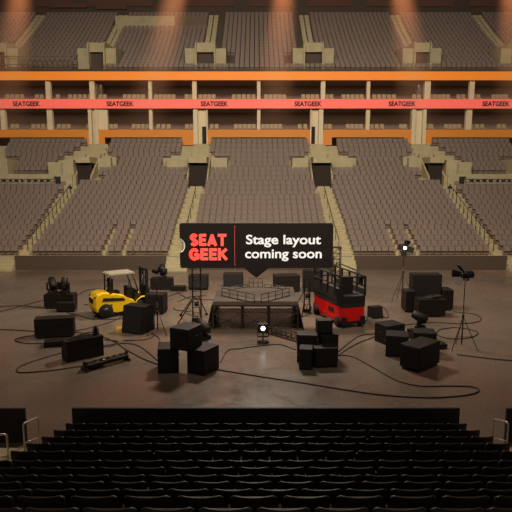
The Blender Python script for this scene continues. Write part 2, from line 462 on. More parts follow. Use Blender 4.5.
for k in range(NR):
    D = D0 + TR * k; L = []
    for nm, a, b in rows_lower(k):
        n = int((b - a) / PITCH + .15)
        off = (b - a - n * PITCH) / 2
        # the corner blocks meet the aisle with a whole seat
        for i in range(n):
            x = AX + a + off + PITCH * (i + .5)
            dd = depth(D, zk(k) + .5); px = 256 + 552 * x / dd
            if -12 < px < 524: L.append((x, D, zk(k), px, a, b, i))
    rowseats.append(L)
proto = MB(); far_seat_mb(proto, 0, 0, 0)
proto = proto.build('stadium_seat', 'seat_fabric')
first = True; made = 0; mass = MB()
for k in range(NR):
    inview = [q for q in rowseats[k] if -3 < q[3] < 515]
    if made + len(inview) <= 300 and k < 4:
        for i, q in enumerate(inview):
            o = proto if first else proto.copy()
            if not first: COL.objects.link(o)
            first = False
            o.location = q[:3]; made += 1
            tag(o, 'grey-brown stadium seat, %s from left, %s row above the far wall' % (nth(i + 1), ['lowest', 'second', 'third', 'fourth'][k]), 'stadium seat', 'stadium seats in the front rows of the far bowl')
        rest = [q for q in rowseats[k] if not -3 < q[3] < 515]
    else: rest = rowseats[k]
    for q in rest: far_seat_mb(mass, *q[:3])
tag(mass.build('stadium_seating', 'seat_fabric'), 'rows of folded grey-brown seats filling the far lower bowl behind its front rows', 'seating', kind='stuff')
# aisle steps in the lower bowl and stair handrails
aisle = MB()
for k in range(0, 14):
    D = D0 + TR * k; f = (D - 43.8) / 10.7; L = lambda a, b: a + (b - a) * f
    for a, b in ((L(5.9, 5.6), L(7.25, 6.8)), (L(18.6, 17.75), L(19.35, 18.7))):
        for s in (1, -1):
            x0, x1 = sorted((AX + s * a, AX + s * b)); aisle.box(x0, x1, D + .05, D + .45, zk(k), zk(k) + (zk(k + 1) - zk(k)) / 2)
for k in range(19, 23):
    D = D0 + TR * k
    for a, b in ((5.5, 7.2), (16.6, 18.7)):
        for s in (1, -1):
            x0, x1 = sorted((AX + s * a, AX + s * b)); aisle.box(x0, x1, D + .05, D + .45, zk(k), zk(k) + (zk(k + 1) - zk(k)) / 2)
for k in range(0, 5):
    D = D0 + TR * k
    for c in (10.92, 12.52):
        for s in (1, -1): aisle.box(AX + s * c - .11, AX + s * c + .11, D - .1, D + .3, zk(k), zk(k) + .3)
struct('stair_aisle_lower', aisle, 'concrete')
SIDE = {1: 'right', -1: 'left'}
for s in (1, -1):
    o = empty('aisle_handrail', (AX + s * 6.35, 44.4, zk(1))); m = MB(); pts = []
    for k in range(1, 13): pts.append((s * (-.0 - .022 * k), TR * (k - 1), zk(k) - zk(1) + .9))
    m.tube(pts, .03, 6); m.build('rail', 'steel_dark', o)
    for k in range(1, 13, 2):
        p = pts[k - 1]; MB().bar((p[0], p[1], p[2] - .9), p, .022).build('post', 'steel_dark', o)
    tag(o, 'thin dark handrail up the middle of the aisle %s of the centre seats' % SIDE[s], 'handrail')

for s in (1, -1):
    o = empty('aisle_handrail', (AX + s * 18.95, 44.4, zk(1))); m = MB(); pts = []
    for k in range(1, 13): pts.append((s * (-.0 - .068 * k), TR * (k - 1), zk(k) - zk(1) + .9))
    m.tube(pts, .03, 6); m.build('rail', 'steel_dark', o)
    for k in range(1, 13):
        p = pts[k - 1]; MB().bar((p[0], p[1], p[2] - .9), p, .03).build('post', 'steel_dark', o)
    tag(o, 'dark handrail up the diagonal aisle near the far %s corner' % SIDE[s], 'handrail')

# ---- upper deck seats (too many to count)
mass = MB()
for k in range(NU):
    D = DU + TU * k
    for s in (1, -1):
        if k == 0: iv = [(.28, 36)]
        elif k <= 4: iv = [(.28, 3.6), (8.4, 15.8), (20.4, 26.7), (31.4, 40)]
        else: iv = [(.28, 5.2), (6.75, 17.4), (18.85, 28.4), (29.8, 42)]
        for a, b in iv:
            n = int((b - a) / PITCH)
            for i in range(n):
                x = AX + s * (a + PITCH * (i + (0 if a < 1 else .5)))
                if -42 < x < -17.0 and k == 0: continue
                if abs(x / depth(D, zu(k)) * 552) < 262: far_seat_mb(mass, x, D, zu(k), .46)
tag(mass.build('upper_seating', 'seat_fabric'), 'steep rows of small grey-brown seats filling the upper deck above the orange board', 'seating', kind='stuff')

# ============================================================ SUITE CHAIRS
ch = empty('suite_chair', (0, 0, 0))
MB().box(-.22, .22, .16, .24, .40, .92).build('backrest', 'tan_chair', ch, .03)
MB().box(-.22, .22, -.25, .2, .36, .46).build('seat', 'tan_chair', ch)
MB().box(-.04, .04, -.04, .04, 0, .37).build('pedestal', 'steel_dark', ch)
ct = tree_of(ch)
UPR = [(0, 20), (30, 40), (51, 57), (64, 89), (95, 104), (120, 143), (152, 174), (183, 192), (197, 215), (231, 256), (264, 287), (302, 320.5), (326, 335), (343, 366), (374, 399), (415, 424.5), (432, 454), (460, 469.5), (476, 485), (496, 513)]
LWR = [(3.5, 13), (25, 44.5), (51, 66), (80, 87), (105, 114), (128, 147), (153, 169), (183, 192), (208, 218), (233, 256), (261, 283), (298, 309.5), (325, 334), (348, 366), (372, 388), (403, 411), (430, 438), (449, 467), (475, 491), (503, 513)]
first = True
for lev, (rng, z0) in enumerate(((UPR, 15.5), (LWR, 12.25))):
    c = 0
    for a, b in rng:
        n = max(1, round((PXL(b) - PXL(a)) / .53))
        for i in range(n):
            c += 1; x = PXL(a) + (PXL(b) - PXL(a)) * (i + .5) / n
            o = ch if first else copy_tree(ch, None, ct); first = False
            o.location = (x, 63.7, z0)
            tag(o, 'tan chair, %s from left along the %s suite level' % (nth(c), ['upper', 'lower'][lev]), 'suite chair', 'tan chairs along the %s suite level' % ['upper', 'lower'][lev])

# ============================================================ NEAR SEATS
rowsN = [(4.98 + .77 * 0, 4.10)] + [(5.75 + .77 * i, z) for i, z in enumerate((3.75, 3.37, 3.02, 2.68, 2.38, 2.09))] + [(10.70 + .80 * i, z) for i, z in enumerate((1.70, 1.46, 1.22, 1.00, .80))]
def near_seat():
    r = empty('arena_seat', (0, 0, 0))
    # curved backrest shell: sides wrap forward, rounded top corners
    W2, H0, H1 = .263, .30, .86
    nx, nz = 12, 8; vs = []; fs = []
    def P(u, v, t):
        x = u * W2
        top = H1 - .03 * max(0, (abs(u) - .84) / .16) ** 2 + .012 * u * u
        bot = H0 + .04 * max(0, (abs(u) - .7) / .3) ** 2
        z = bot + (top - bot) * v
        y = .04 * u * u - .07 * (v - .2) + t
        return (x * (1 - .02 * (1 - v)), y, z)
    for t in (0, .035):
        for j in range(nz + 1):
            for i in range(nx + 1): vs.append(P(-1 + 2 * i / nx, j / nz, t))
    K = (nx + 1) * (nz + 1); idx = lambda i, j, t: t * K + j * (nx + 1) + i
    for j in range(nz):
        for i in range(nx):
            fs.append((idx(i, j, 0), idx(i + 1, j, 0), idx(i + 1, j + 1, 0), idx(i, j + 1, 0)))
            fs.append((idx(i, j, 1), idx(i, j + 1, 1), idx(i + 1, j + 1, 1), idx(i + 1, j, 1)))
    for i in range(nx):
        fs.append((idx(i, nz, 0), idx(i + 1, nz, 0), idx(i + 1, nz, 1), idx(i, nz, 1)))
        fs.append((idx(i, 0, 0), idx(i, 0, 1), idx(i + 1, 0, 1), idx(i + 1, 0, 0)))
    for j in range(nz):
        fs.append((idx(0, j, 0), idx(0, j + 1, 0), idx(0, j + 1, 1), idx(0, j, 1)))
        fs.append((idx(nx, j, 0), idx(nx, j, 1), idx(nx, j + 1, 1), idx(nx, j + 1, 0)))
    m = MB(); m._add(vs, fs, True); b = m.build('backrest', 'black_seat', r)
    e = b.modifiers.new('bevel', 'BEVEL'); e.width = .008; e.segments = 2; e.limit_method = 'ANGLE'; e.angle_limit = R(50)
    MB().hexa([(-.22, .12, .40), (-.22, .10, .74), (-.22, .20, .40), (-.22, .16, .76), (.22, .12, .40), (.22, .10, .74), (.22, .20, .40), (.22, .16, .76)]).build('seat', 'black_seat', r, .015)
    for s in (-1,):
        MB().box(s * .283 - .018, s * .283 + .018, .06, .36, .50, .54).build('armrest', 'rubber', r, .008)
        MB().box(s * .283 - .015, s * .283 + .015, .06, .14, 0, .57).build('stanchion', 'black_seat', r)
    return r
ns = near_seat(); nt_ = tree_of(ns); first = True
NP = .566
rown = ['row closest to the camera'] + ['%s row up from the bottom' % nth(i) for i in range(2, 12)] + ['front row by the floor wall']
for ri, (D, zt) in enumerate(rowsN):
    n = 19; z = zt - .86; c = 0
    shift = .28 if ri % 2 else 0
    nn = n if not shift else n - 1
    NPr = NP if not shift else NP * 19 / 18
    xs = [NAX + (i - (nn - 1) / 2) * NPr for i in range(nn)]
    for x in xs:
        dd = depth(D, zt); px = 256 + 552 * x / dd
        if not -22 < px < 534: continue
        c += 1
        o = ns if first else copy_tree(ns, None, nt_); first = False
        o.location = (x, D, z)
        lab = 'black arena seat, %s from left, %s' % (nth(c), rown[ri])
        tag(o, lab, 'seat', 'black seats of the near block')
# near tier
t = MB(); prev = None
for ri, (D, zt) in enumerate(rowsN):
    z = zt - .86; y1 = (rowsN[ri + 1][0] - .12) if ri + 1 < len(rowsN) else 14.38
    t.box(NAX - 5.45, NAX + 5.45, D - .12, y1, z - .5, z)
    if z > .6: t.box(NAX - 5.45, NAX + 5.45, D - .1, y1 - .02, -.2, z - .5)
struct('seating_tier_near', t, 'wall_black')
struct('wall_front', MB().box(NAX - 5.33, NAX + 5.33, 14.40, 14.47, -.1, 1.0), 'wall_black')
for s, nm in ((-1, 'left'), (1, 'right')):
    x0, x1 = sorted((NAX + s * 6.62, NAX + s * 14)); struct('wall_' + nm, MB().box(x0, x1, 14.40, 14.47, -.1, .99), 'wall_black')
    # aisle landing and steps beside the block
    stp = MB(); X0, X1 = sorted((NAX + s * 5.47, NAX + s * 6.6))
    stp.box(X0, X1, 12.1, 12.75, 0, .70)
    stp.box(X0, X1, 12.75, 13.1, 0, .47); stp.box(X0, X1, 13.1, 13.45, 0, .24)
    for i in range(10): stp.box(X0 - (.9 if s < 0 else 0), X1 + (.9 if s > 0 else 0), 12.1 - .38 * (i + 1), 12.1 - .38 * i, -.1, .70 + .12 * (i + 1))
    struct('stair_block_' + nm, stp, 'concrete')
def rail(name, pts, mid, label):
    o = empty(name, pts[0])
    p0 = Vector(pts[0]); q = [Vector(p) - p0 for p in pts]
    # rounded path
    path = [q[0]]
    for i in range(1, len(q) - 1):
        a = q[i] + (q[i - 1] - q[i]).normalized() * .09; b = q[i] + (q[i + 1] - q[i]).normalized() * .09
        for j in range(6):
            u = j / 5; path.append(a * (1 - u) ** 2 + q[i] * 2 * u * (1 - u) + b * u * u)
    path.append(q[-1])
    m = MB(); m.tube(path, .024, 8); m.build('rail_frame', 'chrome', o)
    for a, b in mid: MB().bar(Vector(a) - p0, Vector(b) - p0, .018, 8).build('cross_bar', 'chrome', o)
    for p in (pts[0], pts[-1]):
        d = Vector(p) - p0; MB().tube([d, d + Vector((0, 0, .02))], .05, 12).build('floor_flange', 'chrome', o)
    tag(o, label, 'handrail')
rail('handrail', [(-5.57, 12.5, .70), (-5.57, 12.5, 1.45), (-5.57, 13.35, 1.22), (-5.57, 13.35, .24)], [((-5.57, 12.5, .95), (-5.57, 13.35, .68))], 'looped steel handrail on the steps beside the left end of the near rows')
rail('handrail', [(-5.55, 11.6, .82), (-5.55, 11.6, 1.62), (-6.05, 11.1, 1.82), (-6.05, 11.1, 1.06)], [((-5.55, 11.6, 1.1), (-6.05, 11.1, 1.3))], 'steel handrail higher on the left steps, cut by the picture edge')
rail('handrail', [(6.08, 12.6, .70), (6.08, 12.6, 1.43), (6.08, 13.35, 1.18), (6.08, 13.35, .24)], [((6.08, 12.6, .95), (6.08, 13.35, .66))], 'looped steel handrail on the steps beside the right end of the near rows')

# ============================================================ STAGE
st = empty('portable_stage', (0, 25.8, 0))
MB().box(-2.1, 2.05, 0, 4.35, 1.13, 1.23).build('deck', 'deck', st, .01)
SX = [-2.06, -.7, .66, 2.01]
for y in (.06, 1.5, 2.9, 4.28):
    for x in SX: MB().box(x - .035, x + .035, y - .035, y + .035, 0, 1.13).build('leg', 'truss', st)
for i in range(3):
    a, b = SX[i] + .04, SX[i + 1] - .04
    f = MB(); f.bar((a, .03, .08), (b, .03, .08), .022); f.bar((a, .03, 1.02), (b, .03, 1.02), .022); f.bar((a, .03, .84), (b, .03, .84), .018)
    n = 6
    for j in range(n):
        x0 = a + (b - a) * j / n; x1 = a + (b - a) * (j + 1) / n; xm = (x0 + x1) / 2
        f.bar((x0, .03, 1.0), (xm, .03, .86), .012); f.bar((xm, .03, .86), (x1, .03, 1.0), .012)
    f.build('front_truss', 'truss', st)
    MB().bar((a, .02, .1), (b, .02, .82), .024).build('cross_brace', 'truss', st)
    MB().bar((b, -.01, .1), (a, -.01, .82), .024).build('cross_brace', 'truss', st)
for x in (SX[0], SX[3]):
    for y0, y1 in ((.1, 1.46), (1.54, 2.86), (2.94, 4.24)):
        MB().bar((x, y0, .1), (x, y1, 1.0), .022).build('cross_brace', 'truss', st); MB().bar((x, y1, .1), (x, y0, 1.0), .022).build('cross_brace', 'truss', st)
for s in (-1, 1):
    x = -2.13 if s < 0 else 2.08
    MB().hexa([(x, 0.0, 1.1), (x - .02, 0.0, 1.12), (x, 4.3, 1.1), (x - .02, 4.3, 1.12), (x + s * .22, -.15, 0.01), (x + s * .24, -.15, .02), (x + s * .22, 4.3, .01), (x + s * .24, 4.3, .02)]).build('side_skirt', 'wall_dark', st)
tag(st, 'low portable stage of grey decks on cross-braced trusses at the centre of the floor', 'stage')
def guard(name, p, q, h, label, n=4, mids=(.5,), r=.02, mat_='truss', cat='railing'):
    p = Vector(p); q = Vector(q); o = empty(name, p); d = q - p
    for k, z in enumerate((0.02, h)): MB().bar((0, 0, z), d + Vector((0, 0, z)), r).build('rail', mat_, o)
    for z in mids: MB().bar((0, 0, h * z), d + Vector((0, 0, h * z)), r * .8).build('rail', mat_, o)
    for i in range(n + 1): MB().bar(d * i / n, d * i / n + Vector((0, 0, h)), r).build('post', mat_, o)
    tag(o, label, cat)
guard('stage_railing', (-1.75, 27.75, 1.23), (-.08, 26.15, 1.23), .42, 'dark guard railing standing on the left half of the stage deck')
guard('stage_railing', (.25, 26.15, 1.23), (1.7, 27.75, 1.23), .42, 'dark guard railing standing on the right half of the stage deck')
guard('stage_railing', (-.38, 30.0, 1.23), (.36, 30.0, 1.23), .5, 'short guard railing at the back edge of the stage', 3)
guard('stage_railing', (-1.5, 29.2, 1.23), (-.45, 30.0, 1.23), .16, 'low folded railing lying at the back left of the stage deck', 3, ())
guard('stage_railing', (.45, 30.0, 1.23), (1.6, 29.4, 1.23), .16, 'low folded railing lying at the back right of the stage deck', 3, ())

def truss_seg(name, p, q, s, label):
    p = Vector(p); q = Vector(q); d = q - p; L = d.length; o = empty(name, p, math.atan2(d.y, d.x))
    h = s / 2
    for y in (-h, h):
        for z in (.03, s + .03): MB().bar((0, y, z), (L, y, z), .025).build('chord', 'truss', o)
    n = max(2, int(L / s)); m = MB()
    for i in range(n):
        a, b = L * i / n, L * (i + 1) / n
        for y in (-h, h): m.bar((a, y, .03), (b, y, s + .03), .014); m.bar((a, y, .03), (a, y, s + .03), .014)
        for z in (.03, s + .03): m.bar((a, -h, z), (b, h, z), .014)
    m.build('lacing', 'truss', o); tag(o, label, 'truss')
truss_seg('truss_section', (.62, 25.25, 0), (2.35, 23.45, 0), .3, 'box truss section lying on the floor before the right front of the stage')

# ============================================================ HANGING SIGN
sg = empty('ticket_sign', (.02, 26.9, 2.33)); pr = []
Wd, zb, zt_ = 3.755, .50, 2.72; rc = .12
def arc(cx, cz, r, a0, a1, n=6): return [(cx + r * math.cos(R(a0 + (a1 - a0) * i / n)), cz + r * math.sin(R(a0 + (a1 - a0) * i / n))) for i in range(n + 1)]
pr += arc(Wd - rc, zb + rc, rc, -90, 0); pr += arc(Wd - rc, zt_ - rc, rc, 0, 90); pr += arc(-Wd + rc, zt_ - rc, rc, 90, 180)
pr += arc(-Wd - .12, (zb + zt_) / 2, .38, 72, -72, 14)
pr += arc(-Wd + rc, zb + rc, rc, 180, 270); pr += [(-.60, zb), (.0, 0), (.60, zb)]
MB().prism(pr, -.07, .07).build('panel', 'sign_black', sg)
m = MB(); ri = arc(-Wd - .12, (zb + zt_) / 2, .38, 62, -62, 14); m.tube([(x, 0, z) for x, z in ri], .03, 8); m.build('notch_rim', 'sign_white', sg)
m = MB()
for i in range(17): m.box(-1.08, -1.045, -.085, -.068, zb + .14 + i * .118, zb + .18 + i * .118)
m.build('perforation', 'sign_coral', sg)
PS = 20.37
def sx(px): return (px - 256.5) / PS
strokes('lettering', 'SEAT', 'sign_coral', sx(208.5), 1.60, -.085, 1.78, .60, sg)
strokes('lettering', 'GEEK', 'sign_coral', sx(208.5), .89, -.085, 1.90, .60, sg)
text('lettering', 'Stage layout', 'sign_white', sx(283.5), 1.70, -.08, 3.66, .46, sg, off=.016, ext=.012)
text('lettering', 'coming soon', 'sign_white', sx(283.5), 1.01, -.08, 3.76, .46, sg, off=.016, ext=.012)
sg['label'] = 'black ticket-shaped sign reading Stage layout coming soon, pointing down at the stage'; sg['category'] = 'sign'

# ============================================================ BOXES, CASES, SPEAKERS
def cabinet(name, loc, w, d, h, yaw, label, cat='speaker', style='speaker', wheels=True):
    o = empty(name, loc, R(yaw)); z0 = .09 if wheels else 0
    if style == 'wedge':
        MB().prism([(-d / 2, 0), (d / 2, 0), (d / 2, h * .92), (d * .28, h), (-d * .30, h)], -w / 2, w / 2, 'X').build('body', 'case_black', o, .02)
        MB().hexa([(-w * .44, -d / 2 - .025, .06), (-w * .42, -d * .31 - .025, h * .95), (-w * .44, -d / 2, .06), (-w * .42, -d * .31, h * .95),
                   (w * .44, -d / 2 - .025, .06), (w * .42, -d * .31 - .025, h * .95), (w * .44, -d / 2, .06), (w * .42, -d * .31, h * .95)]).build('grille', 'grille_black', o)
    else:
        MB().box(-w / 2, w / 2, -d / 2, d / 2, z0, h).build('body', 'case_black', o, .018)
        if style == 'speaker':
            MB().box(-w / 2 + .05, w / 2 - .05, -d / 2 - .018, -d / 2 + .01, z0 + .05, h - .05).build('grille', 'grille_black', o, .008)
        else:
            e = MB(); r = .016
            for x in (-w / 2, w / 2):
                for y in (-d / 2, d / 2): e.box(x - r, x + r, y - r, y + r, z0, h)
            for z in (z0 + .01, h - .01, h * .68):
                for y in (-d / 2, d / 2): e.box(-w / 2, w / 2, y - r, y + r, z - r, z + r)
                for x in (-w / 2, w / 2): e.box(x - r, x + r, -d / 2, d / 2, z - r, z + r)
            e.build('edge_trim', 'steel_dark', o)
            for x in (-w * .28, w * .28):
                MB().box(x - .05, x + .05, -d / 2 - .03, -d / 2 - .016, h * .68 - .07, h * .68 + .05).build('latch', 'steel_dark', o)
    for s in (-1, 1):
        MB().tube([(s * (w / 2 + .002), -.1, h * .6), (s * (w / 2 + .04), -.08, h * .6), (s * (w / 2 + .04), .08, h * .6), (s * (w / 2 + .002), .1, h * .6)], .012, 6).build('handle', 'steel_dark', o)
    if wheels:
        for x in (-w / 2 + .09, w / 2 - .09):
            for y in (-d / 2 + .09, d / 2 - .09):
                cst = MB().tube([(x - .02, y, .05), (x + .02, y, .05)], .05, 10).build('caster', 'rubber', o)
                MB().box(x - .035, x + .035, y - .02, y + .02, .07, z0 + .01).build('caster_fork', 'steel_dark', cst)
    tag(o, label, cat); return o
def moving_head(loc, yaw, tilt, label, s=1.0):
    o = empty('moving_head_light', loc, R(yaw))
    MB().box(-.2 * s, .2 * s, -.16 * s, .16 * s, 0, .14 * s).build('base', 'case_black', o, .015)
    y = MB(); y.box(-.05 * s, .05 * s, -.05 * s, .05 * s, .14 * s, .2 * s); y.box(-.23 * s, .23 * s, -.06 * s, .06 * s, .18 * s, .23 * s)
    for q in (-1, 1): y.box(q * .23 * s - .03 * s, q * .23 * s + .03 * s, -.07 * s, .07 * s, .18 * s, .52 * s)
    y.build('yoke', 'case_black', o, .01)
    mt = Matrix.Translation((0, 0, .45 * s)) @ Matrix.Rotation(R(tilt), 4, 'X')
    h = MB(); h.tube([(0, 0, -.26 * s), (0, 0, -.2 * s), (0, 0, .1 * s), (0, 0, .3 * s)], .1, 16, rs=[.10 * s, .17 * s, .17 * s, .14 * s]).xf(mt)
    hd = h.build('head', 'case_black', o); MB().tube([(0, 0, .295 * s), (0, 0, .315 * s)], .115 * s, 16).xf(mt).build('lens', 'glass_dark', hd)
    tag(o, label, 'stage light'); return o

# left group
cabinet('road_case', (-10.95, 30.3, 0), 1.6, .7, .82, 0, 'long dark case carrying two moving head lights, far left of the floor', 'road case', 'case')
cabinet('road_case', (-10.35, 29.45, 0), .95, .5, .5, 4, 'small low case just in front of the far left case with moving heads', 'road case', 'case')
moving_head((-11.35, 30.25, .82), 30, -50, 'moving head light lying back on the far left case, left of its pair', 1.25)
moving_head((-10.7, 30.25, .82), -15, -15, 'moving head light upright on the far left case, right of its pair', 1.2)
cabinet('road_case', (-9.25, 24.7, 0), 1.68, .6, .90, 12, 'long black case on casters standing alone at the left of the floor', 'road case', 'case')
cabinet('road_case', (-8.7, 23.3, 0), .95, .55, .24, 14, 'flat black case lying on the floor between the two long left cases', 'road case', 'case', False)
cabinet('road_case', (-7.05, 21.7, 0), 1.5, .55, .84, 38, 'large black open-topped case with gear on top, left foreground', 'road case', 'case', False)
g = empty('cable_pile', (-7.1, 21.65, .84), R(38)); m = MB()
for j in range(5):
    m.tube([(-.35 + .16 * j + (.16 + .02 * j) * math.cos(a * .5), .16 * math.sin(a * .5), .02 + .025 * j) for a in range(0, 13)], .02, 6)
m.build('coil', 'cable_black', g); tag(g, 'heap of coiled black cable on top of the large left foreground case', 'cable')
moving_head((-6.6, 22.05, .84), 20, 10, 'small stage light on the right end of the large left foreground case', .5)
o = empty('light_bar', (-5.85, 20.75, 0), R(46))
MB().box(-.90, .90, -.2, .2, .12, .26).build('housing', 'case_black', o, .02)
for i in range(6): MB().tube([(-.75 + .3 * i, 0, .255), (-.75 + .3 * i, 0, .29)], .11, 14).build('lamp_head', 'glass_dark', o)
for s in (-1, 1):
    MB().box(s * .92 - .03, s * .92 + .03, -.26, .26, 0, .1).build('foot', 'steel_dark', o, .01)
    MB().box(s * .92 - .02, s * .92 + .02, -.08, .08, .05, .36).build('bracket', 'steel_dark', o)
tag(o, 'long low black light bar on feet lying on the left foreground floor', 'stage light')
# wedge by the forklift
cabinet('stage_monitor', (-5.62, 25.6, 0), 1.15, 1.1, 1.28, -22, 'big slant-faced black speaker in front of the yellow forklift', 'speaker', 'wedge', False)
cabinet('speaker_cabinet', (-5.38, 29.15, 0), 1.0, .8, 1.08, -10, 'square black speaker behind the slant-faced speaker, beside the forklift mast', 'speaker')
cabinet('road_case', (-6.15, 35.5, 0), 1.4, .7, .75, 0, 'dark case near the far wall with a tilted stage light on it', 'road case', 'case')
cabinet('road_case', (-5.0, 35.0, 0), .9, .5, .3, 0, 'low flat case beside the tilted-light case near the far wall', 'road case', 'case', False)
moving_head((-6.1, 35.5, .75), 25, -35, 'tilted moving head light on the dark case near the far wall', 1.15)
cabinet('speaker_cabinet', (-3.75, 35.5, 0), 1.25, .8, .95, 0, 'black speaker near the far wall behind the left lifting tower', 'speaker')
cabinet('speaker_cabinet', (-1.5, 36.1, 0), 1.3, .8, .95, 0, 'black speaker near the far wall behind the left half of the stage', 'speaker')
# left front stack of three
cabinet('speaker_cabinet', (-3.34, 20.3, 0), .78, .95, .95, 8, 'black speaker under the left side of the three-speaker pyramid', 'speaker', wheels=False)
cabinet('speaker_cabinet', (-2.0, 20.15, 0), .78, 1.0, .95, -30, 'black speaker under the right side of the three-speaker pyramid', 'speaker', wheels=False)
cabinet('speaker_cabinet', (-2.62, 20.1, .95), .80, 1.0, .82, -26, 'black speaker on top of the three-speaker pyramid', 'speaker', wheels=False)
moving_head((-2.35, 24.2, 0), 50, -60, 'moving head light on the floor behind the three-speaker pyramid', 1.3)
# centre right stack
cabinet('speaker_cabinet', (1.93, 20.5, 0), .5, .6, .82, -8, 'narrow black speaker at the bottom left of the stack before the scissor lift', 'speaker', wheels=False)
cabinet('speaker_cabinet', (2.67, 20.75, 0), .88, .6, .78, 4, 'wide black speaker at the bottom right of the stack before the scissor lift', 'speaker', wheels=False)
cabinet('speaker_cabinet', (2.05, 21.35, 0), .8, .6, 1.12, -6, 'middle-height black speaker behind the narrow speaker of the lift-side stack', 'speaker', wheels=False)
cabinet('speaker_cabinet', (2.88, 21.5, 0), .72, .7, 1.1, 6, 'black speaker behind the wide speaker of the lift-side stack', 'speaker', wheels=False)
cabinet('speaker_cabinet', (2.72, 21.45, 1.12), .6, .5, .55, 4, 'small black speaker topmost of the stack before the scissor lift', 'speaker', wheels=False)
# behind the stage right
cabinet('road_case', (1.95, 34.9, 0), 1.55, 1.0, 1.05, 8, 'big dark case behind the right rear of the stage', 'road case', 'case')
cabinet('road_case', (3.65, 35.0, 0), 1.2, .9, 1.35, 0, 'tall dark case behind the stage, beside the scissor lift', 'road case', 'case')
# right groups
cabinet('stage_monitor', (6.25, 28.2, 0), .62, .6, .6, 20, 'small slant-faced floor monitor just right of the red scissor lift', 'speaker', 'wedge', False)
cabinet('speaker_cabinet', (5.95, 23.85, 0), 1.0, .85, .86, 26, 'black speaker at the back of the right-hand speaker row', 'speaker', wheels=False)
cabinet('speaker_cabinet', (5.85, 22.15, 0), .9, .9, .88, -14, 'black speaker in the middle of the right-hand speaker row', 'speaker', wheels=False)
cabinet('speaker_cabinet', (7.0, 22.3, 0), .9, .8, .95, -8, 'black speaker behind the frontmost speaker of the right-hand row', 'speaker', wheels=False)
cabinet('speaker_cabinet', (6.35, 20.6, 0), .85, 1.45, .98, -48, 'frontmost black speaker on casters in the right-hand speaker row', 'speaker')
moving_head((7.45, 24.35, .42), 62, -68, 'moving head light tipped on a low case behind the right-hand speaker row', 1.25)
cabinet('road_case', (7.45, 24.35, 0), .9, .6, .42, 20, 'low case under the moving head light behind the right-hand speaker row', 'road case', 'case', False)
# the block of cases at far right
cabinet('speaker_cabinet', (9.45, 30.3, 0), 1.6, .8, 1.95, 0, 'tall black speaker rising behind the right rear cluster of cases', 'speaker')
cabinet('road_case', (8.35, 29.6, 0), .5, .9, 1.15, 0, 'narrow side case hugging the left of the tall right rear speaker', 'road case', 'case')
cabinet('road_case', (10.53, 30.0, 0), .5, .9, 1.15, 0, 'narrow side case hugging the right of the tall right rear speaker', 'road case', 'case')
cabinet('road_case', (9.2, 28.6, 0), 1.4, .8, .92, 2, 'low wide case in front of the tall right rear speaker', 'road case', 'case')
g = empty('cable_pile', (9.25, 28.6, .92)); m = MB()
for j in range(4): m.tube([(.32 * math.cos(a * .55) + .08 * j, .18 * math.sin(a * .55), .03 + .035 * j) for a in range(0, 12)], .03, 6)
m.build('coil', 'cable_black', g); tag(g, 'coil of black cable on the low wide case at right rear', 'cable')
o = empty('power_box', (7.95, 22.9, 0), R(20)); MB().box(-.22, .22, -.13, .13, 0, .2).build('housing', 'case_black', o, .015)
for x in (-.12, 0, .12): MB().tube([(x, -.13, .1), (x, -.15, .1)], .04, 10).build('socket', 'rubber', o)
MB().tube([(-.12, 0, .2), (-.1, 0, .27), (.1, 0, .27), (.12, 0, .2)], .015, 6).build('handle', 'steel_dark', o)
tag(o, 'small black power box on the floor by the right-hand light tripod', 'power box')

# ---- spotlights
def tripod_light(loc, hub, top, spread, yaw, lit, label, feet=(90, 210, 330), hs=1.0, tilt=0):
    o = empty('tripod_light', loc)
    MB().bar((0, 0, .15), (0, 0, hub + .3), .03, 8).build('lower_pole', 'steel_dark', o)
    MB().bar((0, 0, hub + .25), (0, 0, top - .2), .02, 8).build('upper_pole', 'steel_dark', o)
    MB().tube([(0, 0, hub - .05), (0, 0, hub + .08)], .05, 10).build('collar', 'steel_dark', o)
    for a in feet:
        c, s_ = math.cos(R(a)), math.sin(R(a)); lg = MB().bar((0, 0, hub), (spread * c, spread * s_, .02), .017, 6).build('leg', 'steel_dark', o)
        MB().ball((spread * c, spread * s_, .025), .03, 8, 5).build('rubber_foot', 'rubber', lg)
        MB().bar((0, 0, hub * .35), (spread * .6 * c, spread * .6 * s_, hub * .4), .01, 6).build('brace', 'steel_dark', o)
    mt = Matrix.Translation((0, 0, top)) @ Matrix.Rotation(R(yaw), 4, 'Z') @ Matrix.Rotation(R(tilt), 4, 'X') @ Matrix.Scale(hs, 4)
    y = MB()
    for q in (-1, 1): y.box(q * .2 - .012, q * .2 + .012, -.03, .03, -.2, .02)
    y.box(-.2, .2, -.03, .03, -.22, -.19); y.xf(mt).build('yoke', 'steel_dark', o)
    h = MB().tube([(0, .36, 0), (0, .30, 0), (0, -.02, 0), (0, -.14, 0)], .1, 18, rs=[.09, .15, .165, .15]).xf(mt).build('lamp_housing', 'case_black', o)
    MB().tube([(0, -.142, 0), (0, -.155, 0)], .085 if lit else .12, 18).xf(mt).build('lens', 'lens' if lit else 'glass_dark', h)
    for a in range(4):
        rot = Matrix.Rotation(R(90 * a + (14 if lit else 0)), 4, 'Y')
        MB().hexa([(-.12, -.14, .14), (-.15, -.36, .40), (-.12, -.13, .15), (-.15, -.35, .41), (.12, -.14, .14), (.15, -.36, .40), (.12, -.13, .15), (.15, -.35, .41)]).xf(mt @ rot).build('barn_door', 'case_black', o)
    tag(o, label, 'stage light'); return o
tripod_light((8.66, 32.0, 0), 1.75, 3.18, .72, 0, True, 'lit spotlight with open barn doors on a tripod before the far wall', (100, 200, 335), 1.15)
tripod_light((8.84, 22.95, 0), 1.4, 3.2, .66, -78, False, 'unlit barn-door spotlight on a tall black tripod at the right of the floor', (90, 215, 325), 1.05)
